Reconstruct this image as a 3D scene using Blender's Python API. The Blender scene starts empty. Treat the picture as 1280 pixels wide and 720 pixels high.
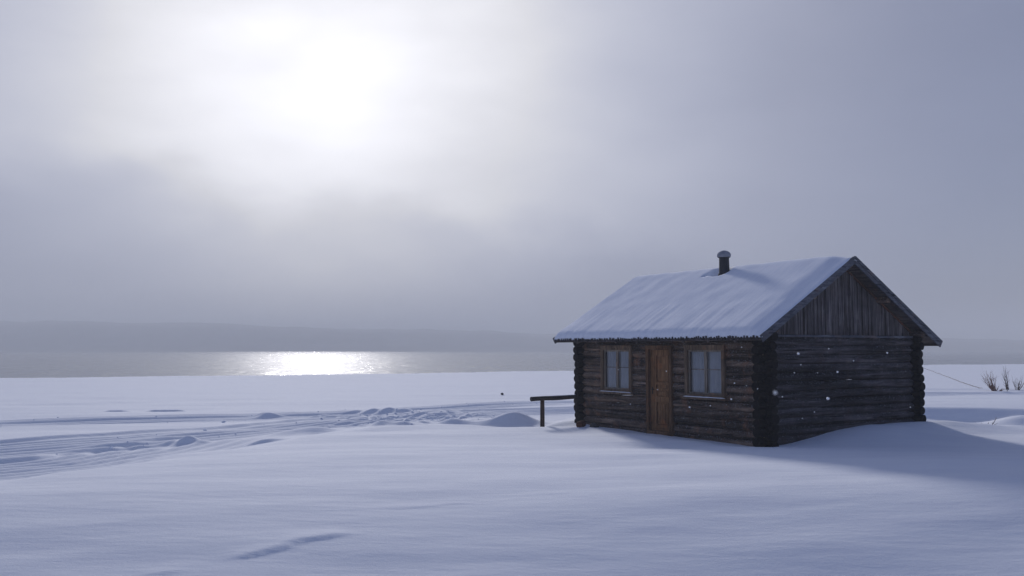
import bpy, bmesh, math, random
import numpy as np
from mathutils import Vector, Matrix, noise as mnoise

R = math.radians
rnd = random.Random(7)
scene = bpy.context.scene
col = scene.collection

# ------------------------------------------------------------------ helpers
def link(o, parent=None):
    col.objects.link(o)
    if parent is not None:
        o.parent = parent
    return o

def tag(o, label=None, cat=None, group=None, kind=None):
    if label: o['label'] = label
    if cat: o['category'] = cat
    if group: o['group'] = group
    if kind: o['kind'] = kind
    return o

def empty(name, loc, rz=0.0):
    o = bpy.data.objects.new(name, None)
    o.empty_display_size = 0.3
    o.location = loc
    o.rotation_euler = (0, 0, rz)
    return link(o)

class MB:
    """collects shapes, links them as one mesh object"""
    def __init__(self):
        self.v = []; self.f = []; self.sm = []
    def add(self, vs, fs, smooth=False):
        n = len(self.v)
        self.v += [tuple(p) for p in vs]
        self.f += [tuple(i + n for i in f) for f in fs]
        self.sm += [smooth] * len(fs)
    def box(self, x0, x1, y0, y1, z0, z1, jit=0.0):
        j = lambda: rnd.uniform(-jit, jit) if jit else 0.0
        vs = [(x + j(), y + j(), z + j()) for x in (x0, x1) for y in (y0, y1) for z in (z0, z1)]
        fs = [(0, 1, 3, 2), (4, 6, 7, 5), (0, 4, 5, 1), (2, 3, 7, 6), (0, 2, 6, 4), (1, 5, 7, 3)]
        self.add(vs, fs)
    def bar(self, a, b, w, h, up=(0, 0, 1)):
        """box from a to b, width w sideways, height h along up"""
        a = Vector(a); b = Vector(b); d = (b - a).normalized()
        up = Vector(up); s = d.cross(up).normalized(); u = s.cross(d).normalized()
        vs = []
        for p in (a, b):
            for i, k in ((-1, -1), (1, -1), (1, 1), (-1, 1)):
                vs.append(p + s * i * w / 2 + u * k * h / 2)
        self.add(vs, [(3, 2, 1, 0), (4, 5, 6, 7), (0, 1, 5, 4), (1, 2, 6, 5), (2, 3, 7, 6), (3, 0, 4, 7)])
    def tube(self, pts, rads, n=8, smooth=True, rough=0.0, cap=True, squash=1.0, freq=3.0, seed=0.0):
        pts = [Vector(p) for p in pts]
        rings = []
        for i, p in enumerate(pts):
            d = (pts[min(i + 1, len(pts) - 1)] - pts[max(i - 1, 0)]).normalized()
            ref = Vector((0, 0, 1)) if abs(d.z) < 0.9 else Vector((1, 0, 0))
            s = d.cross(ref).normalized(); u = s.cross(d).normalized()
            ring = []
            for k in range(n):
                a = 2 * math.pi * k / n
                r = rads[i]
                if rough:
                    q = p * freq + Vector((math.cos(a) * .8, math.sin(a) * .8, seed))
                    r *= 1 + rough * mnoise.noise(q) * 2 + rough * .5 * mnoise.noise(q * 3.1)
                ring.append(p + s * math.cos(a) * r + u * math.sin(a) * r * squash)
            rings.append(ring)
        vs = [q for r_ in rings for q in r_]
        fs = []
        for i in range(len(rings) - 1):
            for k in range(n):
                a, b = i * n + k, i * n + (k + 1) % n
                fs.append((a, b, b + n, a + n))
        self.add(vs, fs, smooth)
        if cap:
            self.add(rings[0], [tuple(reversed(range(n)))], False)
            self.add(rings[-1], [tuple(range(n))], False)
    def build(self, name, mat, parent=None):
        me = bpy.data.meshes.new(name)
        me.from_pydata(self.v, [], self.f)
        me.polygons.foreach_set('use_smooth', self.sm)
        me.materials.append(mat)
        me.update()
        return link(bpy.data.objects.new(name, me), parent)

# ------------------------------------------------------------------ noise (numpy)
_rs = np.random.RandomState(11)
_T = _rs.rand(256, 256)
def vn(x, y):
    xi = np.floor(x).astype(int); yi = np.floor(y).astype(int)
    fx = x - xi; fy = y - yi
    fx = fx ** 3 * (fx * (fx * 6 - 15) + 10); fy = fy ** 3 * (fy * (fy * 6 - 15) + 10)
    a = _T[xi & 255, yi & 255]; b = _T[(xi + 1) & 255, yi & 255]
    c = _T[xi & 255, (yi + 1) & 255]; d = _T[(xi + 1) & 255, (yi + 1) & 255]
    return (a * (1 - fx) + b * fx) * (1 - fy) + (c * (1 - fx) + d * fx) * fy - 0.5
def fbm(x, y, o=4, g=0.5):
    s = 0; a = 1
    for i in range(o):
        s = s + a * vn(x * 2 ** i + 17.3 * i, y * 2 ** i + 5.1 * i); a *= g
    return s
def sstep(a, b, t):
    t = np.clip((t - a) / (b - a), 0, 1)
    return t * t * (3 - 2 * t)
def seg_dist(X, Y, pts):
    """unsigned distance to a polyline, and running length"""
    best = np.full(X.shape, 1e9); run = np.zeros(X.shape); acc = 0.0; side = np.zeros(X.shape)
    for (ax, ay), (bx, by) in zip(pts[:-1], pts[1:]):
        dx, dy = bx - ax, by - ay; l2 = dx * dx + dy * dy
        t = np.clip(((X - ax) * dx + (Y - ay) * dy) / l2, 0, 1)
        d = np.hypot(X - ax - t * dx, Y - ay - t * dy)
        m = d < best
        best = np.where(m, d, best); run = np.where(m, acc + t * math.sqrt(l2), run)
        side = np.where(m, np.sign((X - ax) * dy - (Y - ay) * dx), side)
        acc += math.sqrt(l2)
    return best, run, side
def poly_sd(X, Y, P):
    d, _, _ = seg_dist(X, Y, P + [P[0]])
    inside = np.zeros(X.shape, bool)
    for (ax, ay), (bx, by) in zip(P, P[1:] + [P[0]]):
        c = ((ay > Y) != (by > Y)) & (X < (bx - ax) * (Y - ay) / ((by - ay) or 1e-9) + ax)
        inside ^= c
    return np.where(inside, d, -d)

# ------------------------------------------------------------------ place data
CAM_Z = 1.9
F = 1150.0
CORNER = Vector((5.2, 19.0, 0.0))
ROT = math.atan2(.541, .841)
VX = Vector((.841, .541)); UY = Vector((-.541, .841))
Lh, Wd = 6.12, 4.96           # front wall length, side wall length

PLATEAU = [(1.5, 23.2), (0, 23.6), (-2, 24.6), (-3.7, 23.0), (-4.6, 20.6), (-5.6, 18.4), (-6.9, 15.8),
           (-8.0, 13.0), (-11, 6), (-16, -60), (70, -60), (60, 24.6), (30, 23.6), (20, 23.2), (13.5, 23.1), (10.6, 22.6),
           (9.4, 25), (7.5, 28.5), (4, 29.5), (1.5, 27), (1.2, 25.2)]
SHORE = [(-900, 40), (-200, 52), (-90, 63), (-41, 74), (-17, 84), (5, 99), (35, 120), (62, 138), (84, 147), (200, 165), (900, 200)]
TRACK_A = [(-60, 12), (-30, 21.5), (-15.6, 28.2), (-8.9, 30.5), (-5.4, 33), (-3.1, 35.4), (0, 37.6), (2.6, 39.6), (12, 45), (40, 52), (80, 55)]
TRACK_B = [(-60, 3), (-30, 12.5), (-11.6, 20.8), (-9.3, 23), (-7.1, 26.3), (-4.9, 29.2), (-2.2, 31.6), (0, 33.4), (6, 36.6), (20, 41), (60, 44)]
TRACK_C = [(-40, -3), (-20, 10.5), (-10.5, 17.2), (-8.9, 19.0), (-7.6, 22.3), (-6.6, 25.2)]
# mounds: x, y, radius x, radius y, height
MOUNDS = [(-8.3, 31.2, .35, .25, .16), (-8.0, 31.1, .7, .4, .08),
          (-5.0, 34.0, .9, .35, .15), (-4.0, 33.9, .9, .35, .15), (-2.9, 33.0, .5, .4, .15),
          (-7.9, 22.6, .40, .26, .19), (-5.55, 20.6, .46, .20, .17),
          (-5.2, 24.4, .9, .5, .16),
          (0.15, 27.2, .62, .5, .36), (-.55, 27.0, .75, .5, .17),
          (-1.75, 27.2, .45, .35, .2), (-3.9, 27.6, .4, .3, .16), (-3.3, 27.9, .3, .25, .12),
          (1.05, 24.2, .75, .5, .10), (-0.2, 23.7, .6, .25, .05),
          (15.6, 28.3, .9, .8, .26), (16.4, 28.6, 1.4, .9, .12), (12.7, 29.3, 1.2, .5, .10)]

def height(X, Y):
    sd = poly_sd(X, Y, PLATEAU)
    sd = sd + 0.9 * fbm(X * .35 + 3, Y * .35, 3)
    plat = sstep(-1.6, 0.6, sd)
    low = -0.34 + .05 * fbm(X * .12, Y * .12, 3)
    # plateau falls gently towards the camera and to the right
    dn = np.clip(14.0 - Y, 0, 14)
    top = -0.085 * dn * sstep(0, 5, dn) - .050 * dn * sstep(0, 5, dn) * sstep(-4, 5, X)
    top = top + .14 * np.exp(-((X - 8.5) / 5.0) ** 2 - ((Y - 13.8) / 2.6) ** 2)
    top = top + .04 * fbm(X * .22 + 9, Y * .33, 3)
    Z = low * (1 - plat) + top * plat
    # rise behind the hollow at the right of the cabin
    bank = 29.3 + .5 * np.sin(X * .23) + .5 * fbm(X * .4, Y * 0 + 2.2, 2)
    rs = sstep(8, 12, X) * sstep(0, 1.1, Y - bank)
    Z = Z + .10 * sstep(6, 14, X) * np.exp(-((Y - 45.6 - .6 * np.sin(X * .15)) / .9) ** 2) - .12 * sstep(9, 12, X) * np.exp(-((Y - 27.2) / 2.2) ** 2)
    Z = Z + rs * .36 * (1 - .8 * sstep(33, 60, Y))
    # long wind drifts, stretched across the view
    near = sstep(60, 20, Y)
    a = R(9); xr = X * math.cos(a) + Y * math.sin(a); yr = -X * math.sin(a) + Y * math.cos(a)
    w = fbm(xr * .17, yr * .50, 3, .40)
    Z = Z + (0.078 * w) * (0.4 + .6 * near)
    w2 = fbm(xr * .55 + 40, yr * 2.4, 3, .5)
    Z = Z + .007 * w2 * (0.5 + .5 * plat)
    fl = sstep(26, 60, Y)
    Z = Z + .05 * fbm(X * .05, Y * .45, 3) * fl
    # tracks
    rough = np.zeros_like(Z)
    for pts, w_, per, amp in ((TRACK_A, 1.0, .50, .022), (TRACK_B, 1.6, .48, .034), (TRACK_C, 1.5, .40, .032)):
        d, run, side = seg_dist(X, Y, pts)
        dd = d * side + .22 * fbm(run * .22 + per * 9, run * 0 + 4, 2) + .3 * vn(run * .12, run * 0 + 1)
        env = (1 if pts is not TRACK_C else sstep(44.5, 38, run)) * sstep(w_ + .45, w_ - .25, np.abs(dd)) * (1 - sstep(-.2, .9, sd))
        ff = sstep(80, 30, Y)
        Z = Z - env * .075 * ff
        g = np.cos(dd / per * 2 * math.pi) * (0.6 + .8 * (vn(run * .35, dd * 1.3) + .5))
        Z = Z + env * amp * g * ff
        Z = Z + env * .006 * fbm(run * 1.1, dd * 4.5, 2) * ff
        # thrown-up edge on the far side of the track
        e = np.exp(-((dd * 1.0 + w_ + .25) / .3) ** 2) * (vn(run * .35 + 3, run * 0) + .6)
        e2 = np.exp(-((dd * 1.0 - w_ - .2) / .3) ** 2) * (vn(run * .3 + 13, run * 0) + .5)
        Z = Z + (e * .05 + e2 * .025) * ff * (1 - sstep(-.2, .9, sd))
        rough = np.maximum(rough, env * ff)
    # chunky snow where the tracks meet
    ch = np.exp(-(((X + 2.9) / 1.9) ** 2 + ((Y - 30.3) / 2.6) ** 2))
    cn = fbm(X * 1.7, Y * 1.5 + 7, 3, .6)
    Z = Z + ch * .20 * np.clip(cn, -.08, 1)
    cr = np.abs(vn(X * 2.6 + .8 * Y, Y * 1.3 - .5 * X)) * 2
    brk = np.exp(-(((X + 3.4) / 3.2) ** 2 + ((Y - 31.0) / 3.0) ** 2))
    Z = Z + brk * .10 * sstep(.35, .55, cr) * sstep(-.1, .25, vn(X * .6, Y * .5))
    for (mx, my, rx, ry, h) in MOUNDS:
        q = ((X - mx) / rx) ** 2 + ((Y - my) / ry) ** 2
        wob = 1 + .35 * fbm(X * 1.2 + mx, Y * 1.2, 2)
        Z = Z + h * np.exp(-q * wob)
    # cabin frame: drift against the side wall, slight scour along the front
    lx = (X - CORNER.x) * VX.x + (Y - CORNER.y) * VX.y
    ly = (X - CORNER.x) * UY.x + (Y - CORNER.y) * UY.y
    dr = sstep(.2, 3.2, lx) * sstep(9.5, 4.9, lx)
    Z = Z + .25 * dr * np.exp(-((ly + .35) / .95) ** 2) * (1 + .15 * fbm(X, Y, 2))
    sc = sstep(1.3, .2, np.abs(lx + .15)) * sstep(-.5, .5, ly) * sstep(6.6, 6.0, ly)
    Z = Z - .05 * sc
    Z = Z + .035 * np.exp(-((lx + 1.0) / .5) ** 2) * sstep(-1.5, 1, ly) * sstep(7.5, 5.5, ly)
    Z = Z + .05 * sstep(9.5, 12.5, X) * np.exp(-((Y - 22.6) / 1.5) ** 2)
    nc = np.exp(-((lx) / 1.0) ** 2 - ((ly + .3) / 1.0) ** 2)
    Z = Z - .05 * nc
    # small hard drift edges in the foreground
    for (x0, y0, x1, y1, h) in ((-3.0, 9.95, -1.9, 10.8, .022), (-3.7, 9.5, -3.4, 9.65, .018), (-1.6, 11.9, -.5, 12.2, .007),
                                (-13.2, 33.5, -11.9, 33.7, .06), (-14.6, 33.2, -13.8, 33.3, .05)):
        dx, dy = x1 - x0, y1 - y0; l = math.hypot(dx, dy)
        t = ((X - x0) * dx + (Y - y0) * dy) / l; n = (-(X - x0) * dy + (Y - y0) * dx) / l
        n = n + .05 * np.sin(t * 5) + .02 * np.sin(t * 13)
        e = sstep(-.15, .25, t) * sstep(l + .15, l - .25, t)
        Z = Z + h * e * np.where(n > 0, np.exp(-(n / .22) ** 2), np.exp(-(n / .04) ** 2))
    # shore: snow ends on the lake
    sx = np.interp(X, [p[0] for p in SHORE], [p[1] for p in SHORE])
    sx = sx + 1.6 * fbm(X * .10, X * 0 + 2, 4, .6) + .5 * fbm(X * .6, X * 0 + 8, 2)
    edge = sstep(0, 1.2, Y - sx)
    far = sstep(sx * .4, sx * .75, Y)
    Z = Z * (1 - far) + (-0.36 + .045 * fbm(X * .06, Y * .22, 3)) * far
    Z = Z * (1 - edge) - 1.4 * edge
    return Z

def h1(x, y):
    return float(height(np.array([float(x)]), np.array([float(y)]))[0])

# ------------------------------------------------------------------ node helpers
def new_mat(name):
    m = bpy.data.materials.new(name); m.use_nodes = True
    nt = m.node_tree
    return m, nt, nt.nodes['Principled BSDF']
def N(nt, t, **kw):
    n = nt.nodes.new(t)
    for k, v in kw.items(): setattr(n, k, v)
    return n
def coords(nt, scale=(1, 1, 1), kind='Object'):
    tc = N(nt, 'ShaderNodeTexCoord'); mp = N(nt, 'ShaderNodeMapping')
    mp.inputs['Scale'].default_value = scale
    nt.links.new(tc.outputs[kind], mp.inputs['Vector'])
    return mp.outputs['Vector']
def noise(nt, vec, scale, detail=4, rough=.55, dist=0.0):
    n = N(nt, 'ShaderNodeTexNoise')
    n.inputs['Scale'].default_value = scale; n.inputs['Detail'].default_value = detail
    n.inputs['Roughness'].default_value = rough; n.inputs['Distortion'].default_value = dist
    nt.links.new(vec, n.inputs['Vector'])
    return n.outputs['Fac']
def ramp(nt, fac, stops):
    r = N(nt, 'ShaderNodeValToRGB')
    els = r.color_ramp.elements
    while len(els) < len(stops): els.new(.5)
    for e, (p, c) in zip(els, stops):
        e.position = p; e.color = (c[0], c[1], c[2], 1) if not isinstance(c, (int, float)) else (c, c, c, 1)
    nt.links.new(fac, r.inputs['Fac'])
    return r.outputs['Color']
def mix(nt, fac, a, b, mode='MIX'):
    m = N(nt, 'ShaderNodeMix', data_type='RGBA', blend_type=mode)
    for sock, v in ((m.inputs[0], fac), (m.inputs[6], a), (m.inputs[7], b)):
        if isinstance(v, (int, float)): sock.default_value = v
        elif isinstance(v, (tuple, list)): sock.default_value = (v[0], v[1], v[2], 1)
        else: nt.links.new(v, sock)
    return m.outputs[2]
def math_(nt, op, a, b=None, c=None):
    m = N(nt, 'ShaderNodeMath', operation=op)
    for i, v in enumerate((a, b, c)):
        if v is None: continue
        if isinstance(v, (int, float)): m.inputs[i].default_value = v
        else: nt.links.new(v, m.inputs[i])
    return m.outputs[0]
def bump(nt, bsdf, hgt, strength=.5, dist=.02):
    b = N(nt, 'ShaderNodeBump')
    b.inputs['Strength'].default_value = strength; b.inputs['Distance'].default_value = dist
    nt.links.new(hgt, b.inputs['Height']); nt.links.new(b.outputs['Normal'], bsdf.inputs['Normal'])
    return b

# ------------------------------------------------------------------ materials
def snow_material(name, streak=False):
    m, nt, b = new_mat(name)
    b.inputs['Base Color'].default_value = (.83, .86, .92, 1)
    b.inputs['Roughness'].default_value = .9
    b.inputs['Specular IOR Level'].default_value = .06
    b.inputs['Subsurface Weight'].default_value = 0.0
    v = coords(nt)
    if streak:
        mp = N(nt, 'ShaderNodeMapping'); nt.links.new(v, mp.inputs['Vector'])
        mp.inputs['Rotation'].default_value = (0, 0, R(38)); mp.inputs['Scale'].default_value = (2.2, 13, 1)
        s1 = noise(nt, mp.outputs['Vector'], 1.0, 3, .5)
        s2 = noise(nt, v, 9, 4, .6); s3 = noise(nt, v, 1.6, 2, .5)
        h = math_(nt, 'ADD', math_(nt, 'MULTIPLY', s1, .55), math_(nt, 'ADD', math_(nt, 'MULTIPLY', s2, .35), math_(nt, 'MULTIPLY', s3, .25)))
        bump(nt, b, h, .30, .012)
        c = ramp(nt, s1, [(.35, (.76, .80, .88)), (.7, (.84, .87, .93))])
        nt.links.new(c, b.inputs['Base Color'])
    else:
        mp = N(nt, 'ShaderNodeMapping'); nt.links.new(v, mp.inputs['Vector'])
        mp.inputs['Rotation'].default_value = (0, 0, R(-9)); mp.inputs['Scale'].default_value = (.8, 3.2, 1)
        s1 = noise(nt, mp.outputs['Vector'], 2.2, 4, .55)
        s2 = noise(nt, v, 26, 4, .65)
        s3 = noise(nt, v, 260, 2, .6)
        h = math_(nt, 'ADD', math_(nt, 'MULTIPLY', s1, .5), math_(nt, 'ADD', math_(nt, 'MULTIPLY', s2, .20), math_(nt, 'MULTIPLY', s3, .06)))
        bump(nt, b, h, .5, .035)
        c = ramp(nt, noise(nt, mp.outputs['Vector'], .7, 4, .6), [(.3, (.79, .82, .89)), (.7, (.85, .88, .93))])
        nt.links.new(c, b.inputs['Base Color'])
    return m

def wood_material(name, dark, light, axis, grain=1.0, frost_toplight=0.0, bumpd=.012, rough=.85, stain=.5, logs=False):
    """weathered wood, grain along the given local axis"""
    m, nt, b = new_mat(name)
    sc = [14 * grain, 14 * grain, 14 * grain]; sc['xyz'.index(axis)] = .9 * grain
    v = coords(nt, tuple(sc)); vo = coords(nt)
    g = noise(nt, v, 1.0, 6, .68, .4)
    g2 = noise(nt, v, 3.6, 3, .6)
    p = noise(nt, vo, 1.7, 4, .6)
    mid = tuple((a + c) / 2 for a, c in zip(dark, light))
    c1 = ramp(nt, g, [(.38, dark), (.52, mid), (.66, light)])
    c2 = mix(nt, ramp(nt, p, [(.32, 0.0), (.68, 1.0)]), c1, tuple(x * .45 for x in mid))
    if axis in 'xy' and logs:
        st = [.0, .0, 5.3]; st['xyz'.index(axis)] = .22
        tone = ramp(nt, noise(nt, coords(nt, tuple(st)), 1.0, 1, .5), [(.36, .42), (.64, 1.55)])
        c2 = mix(nt, 1.0, c2, tone, 'MULTIPLY')
    # dark long cracks
    sc2 = [30, 30, 30]; sc2['xyz'.index(axis)] = .7
    vc = coords(nt, tuple(sc2))
    cr = ramp(nt, noise(nt, vc, 1.0, 2, .5, .6), [(.33, 0.0), (.40, 1.0)])
    c3 = mix(nt, cr, tuple(x * .35 for x in dark), c2)
    # moss / red stain patches keep a little hue variation
    c3 = mix(nt, ramp(nt, noise(nt, vo, 3.3, 3, .6), [(.55, 0.0), (.75, stain)]), c3, (light[0] * 1.05, light[1] * .72, light[2] * .55))
    if frost_toplight:
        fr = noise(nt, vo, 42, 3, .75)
        frm = ramp(nt, fr, [(.64 - .04 * frost_toplight, 0.0), (.70, 1.0)])
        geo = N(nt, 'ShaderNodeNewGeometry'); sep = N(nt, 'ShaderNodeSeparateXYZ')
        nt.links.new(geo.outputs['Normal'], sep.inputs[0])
        up_lit = ramp(nt, sep.outputs['Z'], [(.0, .35), (.75, 1.0)])  # frost flecks, strengthened on up-facing wood to paint lit log tops
        fm = math_(nt, 'MULTIPLY', frm, up_lit)
        c3 = mix(nt, math_(nt, 'MULTIPLY', fm, .55 * frost_toplight), c3, (.62, .66, .74))
    nt.links.new(c3, b.inputs['Base Color'])
    b.inputs['Roughness'].default_value = rough
    b.inputs['Specular IOR Level'].default_value = .06
    h = math_(nt, 'ADD', math_(nt, 'MULTIPLY', g, .8), math_(nt, 'ADD', math_(nt, 'MULTIPLY', g2, .35), math_(nt, 'MULTIPLY', cr, .5)))
    bump(nt, b, h, .9, bumpd)
    return m

def plain(name, c, rough=.6, metal=0.0, var=.25, scale=12, spec=.4):
    m, nt, b = new_mat(name)
    n = noise(nt, coords(nt), scale, 5, .6)
    cc = ramp(nt, n, [(.3, tuple(x * (1 - var) for x in c)), (.7, tuple(x * (1 + var) for x in c))])
    nt.links.new(cc, b.inputs['Base Color'])
    b.inputs['Roughness'].default_value = rough; b.inputs['Metallic'].default_value = metal
    b.inputs['Specular IOR Level'].default_value = spec
    bump(nt, b, n, .4, .004)
    return m

M = {}
M['snow'] = snow_material('snow')
M['roof_snow'] = snow_material('snow_on_roof', True)
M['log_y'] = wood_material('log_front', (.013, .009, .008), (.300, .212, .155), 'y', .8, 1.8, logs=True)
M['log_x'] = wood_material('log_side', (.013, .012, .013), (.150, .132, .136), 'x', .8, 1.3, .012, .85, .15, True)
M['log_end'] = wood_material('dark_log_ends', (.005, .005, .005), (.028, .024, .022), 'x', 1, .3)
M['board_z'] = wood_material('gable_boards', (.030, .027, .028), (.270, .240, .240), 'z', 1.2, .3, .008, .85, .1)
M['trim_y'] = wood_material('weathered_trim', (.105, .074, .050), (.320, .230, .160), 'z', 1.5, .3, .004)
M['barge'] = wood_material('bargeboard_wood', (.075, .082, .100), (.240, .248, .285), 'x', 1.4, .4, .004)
M['soffit'] = wood_material('soffit_wood', (.055, .048, .046), (.250, .210, .190), 'y', 1.5, 0, .004)
M['redtrim'] = wood_material('reddish_trim', (.090, .045, .030), (.220, .115, .075), 'x', 1.5, 0, .003)
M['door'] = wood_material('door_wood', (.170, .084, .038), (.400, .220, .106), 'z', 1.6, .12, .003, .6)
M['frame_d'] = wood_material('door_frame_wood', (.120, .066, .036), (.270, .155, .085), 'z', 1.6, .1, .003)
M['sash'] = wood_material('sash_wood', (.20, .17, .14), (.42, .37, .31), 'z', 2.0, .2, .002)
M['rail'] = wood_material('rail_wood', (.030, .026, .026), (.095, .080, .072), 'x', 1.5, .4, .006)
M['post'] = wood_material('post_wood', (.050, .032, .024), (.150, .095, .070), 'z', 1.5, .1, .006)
M['stub'] = wood_material('cut_log_wood', (.075, .030, .018), (.160, .070, .045), 'y', 1.6, 0, .006)
M['cap_snow'] = plain('grey_snow', (.26, .27, .31), .9, 0, .2, 8, .05)  # grey snow for the chimney cap, darker than the roof snow
M['pipe'] = plain('sooty_metal', (.028, .030, .036), .7, .3, .35, 14)
M['black_metal'] = plain('dark_handle_metal', (.05, .045, .04), .45, .8)
M['stone'] = plain('dark_stone', (.06, .055, .055), .9, 0, .4, 9)
M['curtain'] = plain('pale_curtain', (.48, .50, .54), .9, 0, .08, 3)
M['twig'] = plain('bare_twig_bark', (.070, .045, .040), .85, 0, .35, 20)
M['twig_red'] = plain('reddish_twig_bark', (.115, .042, .028), .85, 0, .35, 20)
M['track_line'] = plain('dark_track_line', (.13, .13, .15), .9)
M['flake'] = plain('snowflake_ice', (.92, .94, .97), .5, 0, .02)
m, nt, b = new_mat('interior_dark'); b.inputs['Base Color'].default_value = (.05, .045, .04, 1); M['inside'] = m

def glass():
    m, nt, b = new_mat('window_glass')
    out = nt.nodes['Material Output']; nt.nodes.remove(b)
    gl = N(nt, 'ShaderNodeBsdfGlossy'); gl.inputs['Roughness'].default_value = .03
    tr = N(nt, 'ShaderNodeBsdfTransparent'); tr.inputs['Color'].default_value = (.86, .89, .92, 1)
    fr = N(nt, 'ShaderNodeFresnel'); fr.inputs['IOR'].default_value = 1.5
    bp = N(nt, 'ShaderNodeBump'); bp.inputs['Strength'].default_value = .12; bp.inputs['Distance'].default_value = .01
    nt.links.new(noise(nt, coords(nt), 3, 2), bp.inputs['Height'])
    nt.links.new(bp.outputs['Normal'], gl.inputs['Normal'])
    mx = N(nt, 'ShaderNodeMixShader')
    nt.links.new(fr.outputs[0], mx.inputs[0]); nt.links.new(tr.outputs[0], mx.inputs[1]); nt.links.new(gl.outputs[0], mx.inputs[2])
    nt.links.new(mx.outputs[0], out.inputs['Surface'])
    return m
M['glass'] = glass()

def water():
    m, nt, b = new_mat('lake_water')
    b.inputs['Base Color'].default_value = (.055, .065, .075, 1)
    b.inputs['Roughness'].default_value = .14
    b.inputs['IOR'].default_value = 1.333
    acc = None                       # wave slopes at three sizes, summed into the surface normal
    for sc, amp in (((.9, .16, 1), .42), ((.22, .05, 1), .10), ((3.1, .7, 1), .36)):
        n = N(nt, 'ShaderNodeTexNoise'); n.inputs['Scale'].default_value = 1.0; n.inputs['Detail'].default_value = 2
        nt.links.new(coords(nt, sc), n.inputs['Vector'])
        sb = N(nt, 'ShaderNodeVectorMath', operation='SUBTRACT'); nt.links.new(n.outputs['Color'], sb.inputs[0]); sb.inputs[1].default_value = (.5, .5, .5)
        ml = N(nt, 'ShaderNodeVectorMath', operation='MULTIPLY'); nt.links.new(sb.outputs[0], ml.inputs[0]); ml.inputs[1].default_value = (amp * .8, amp, 0)
        if acc is None: acc = ml.outputs[0]
        else:
            ad = N(nt, 'ShaderNodeVectorMath', operation='ADD'); nt.links.new(acc, ad.inputs[0]); nt.links.new(ml.outputs[0], ad.inputs[1]); acc = ad.outputs[0]
    ad = N(nt, 'ShaderNodeVectorMath', operation='ADD'); nt.links.new(acc, ad.inputs[0]); ad.inputs[1].default_value = (0, 0, 1)
    nn = N(nt, 'ShaderNodeVectorMath', operation='NORMALIZE'); nt.links.new(ad.outputs[0], nn.inputs[0])
    nt.links.new(nn.outputs[0], b.inputs['Normal'])
    return m
M['water'] = water()

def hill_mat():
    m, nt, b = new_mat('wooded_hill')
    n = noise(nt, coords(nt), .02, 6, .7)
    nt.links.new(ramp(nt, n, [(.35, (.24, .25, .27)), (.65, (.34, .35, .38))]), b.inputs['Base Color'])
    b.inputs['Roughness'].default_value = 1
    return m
M['hill'] = hill_mat()

# ------------------------------------------------------------------ ground
def grow(start, step, fac, end):
    r = [start]; s = step
    while (r[-1] < end if step > 0 else r[-1] > end):
        s *= fac; r.append(r[-1] + s)
    return r
xs_mid = list(np.arange(-20, 20.01, .085))
xs = sorted(grow(-20, -.085, 1.035, -2600)[1:]) + xs_mid + grow(20, .085, 1.035, 2600)[1:]
ys_mid = list(np.arange(5, 13.0, .035)) + list(np.arange(13.0, 41.0, .07))
ys = sorted(grow(5, -.07, 1.08, -400)[1:]) + ys_mid + grow(41, .085, 1.018, 210)[1:]
ys = ys + grow(ys[-1], 4, 1.35, 2600)[1:]
GX, GY = np.meshgrid(np.array(xs), np.array(ys))
GZ = height(GX, GY)
ny, nx = GX.shape
co = np.stack([GX, GY, GZ], -1).reshape(-1, 3)
ii = np.arange((ny - 1) * (nx - 1)); r_ = ii // (nx - 1); c_ = ii % (nx - 1)
a_ = r_ * nx + c_
faces = np.stack([a_, a_ + 1, a_ + nx + 1, a_ + nx], -1)
me = bpy.data.meshes.new('snow_ground')
me.vertices.add(len(co)); me.vertices.foreach_set('co', co.ravel())
me.loops.add(faces.size); me.loops.foreach_set('vertex_index', faces.ravel())
me.polygons.add(len(faces)); me.polygons.foreach_set('loop_start', np.arange(0, faces.size, 4))
me.polygons.foreach_set('use_smooth', np.ones(len(faces), bool))
me.update(calc_edges=True); me.materials.append(M['snow'])
ground = link(bpy.data.objects.new('snow_ground', me))
tag(ground, 'smooth wind drifted snow field running from the foreground to the lake', 'snow ground', kind='structure')

mb = MB(); mb.add([(-2600, 40, -.47), (2600, 40, -.47), (2600, 2500, -.47), (-2600, 2500, -.47)], [(0, 1, 2, 3)])
tag(mb.build('lake_water', M['water']), 'grey open lake water glittering under the misty sun', 'lake', kind='structure')

# hills on the far shore
px = [-2600, -1500, -700, -480, -370, -200, 65, 400, 700, 1100, 2600]
ph = [52, 48, 41, 39.5, 36.5, 31.5, 24, 19, 15, 14, 14]
hx = np.linspace(-2600, 2600, 320); hy = np.array([1080, 1090, 1110, 1150, 1200, 1260, 1340, 1450, 1650])
prof = np.array([0, .04, .16, .42, .75, 1.0, .97, .8, .2])
v = []; f = []
for j, (y, p) in enumerate(zip(hy, prof)):
    for i, x in enumerate(hx):
        hgt = np.interp(x, px, ph) + .6 * float(fbm(np.array([x * .012]), np.array([3.3]), 3)[0]) * 3
        n_ = float(fbm(np.array([x * .03]), np.array([y * .03]), 3)[0]) * 3 * p
        yy = y + 25 * float(vn(np.array([x * .006]), np.array([1.0]))[0])
        v.append((x, yy, -1.2 + (hgt + 1.2) * p + n_))
for j in range(len(hy) - 1):
    for i in range(len(hx) - 1):
        k = j * len(hx) + i
        f.append((k, k + 1, k + 1 + len(hx), k + len(hx)))
mb = MB(); mb.add(v, f, True)
tag(mb.build('hills', M['hill']), 'low hazy ridge along the far side of the lake', 'hills', kind='structure')

# ------------------------------------------------------------------ cabin
cabin = empty('log_cabin', CORNER, ROT)
tag(cabin, 'small dark log cabin with snow covered gable roof standing alone in the snow', 'cabin')
cabin_label_only = cabin

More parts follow.
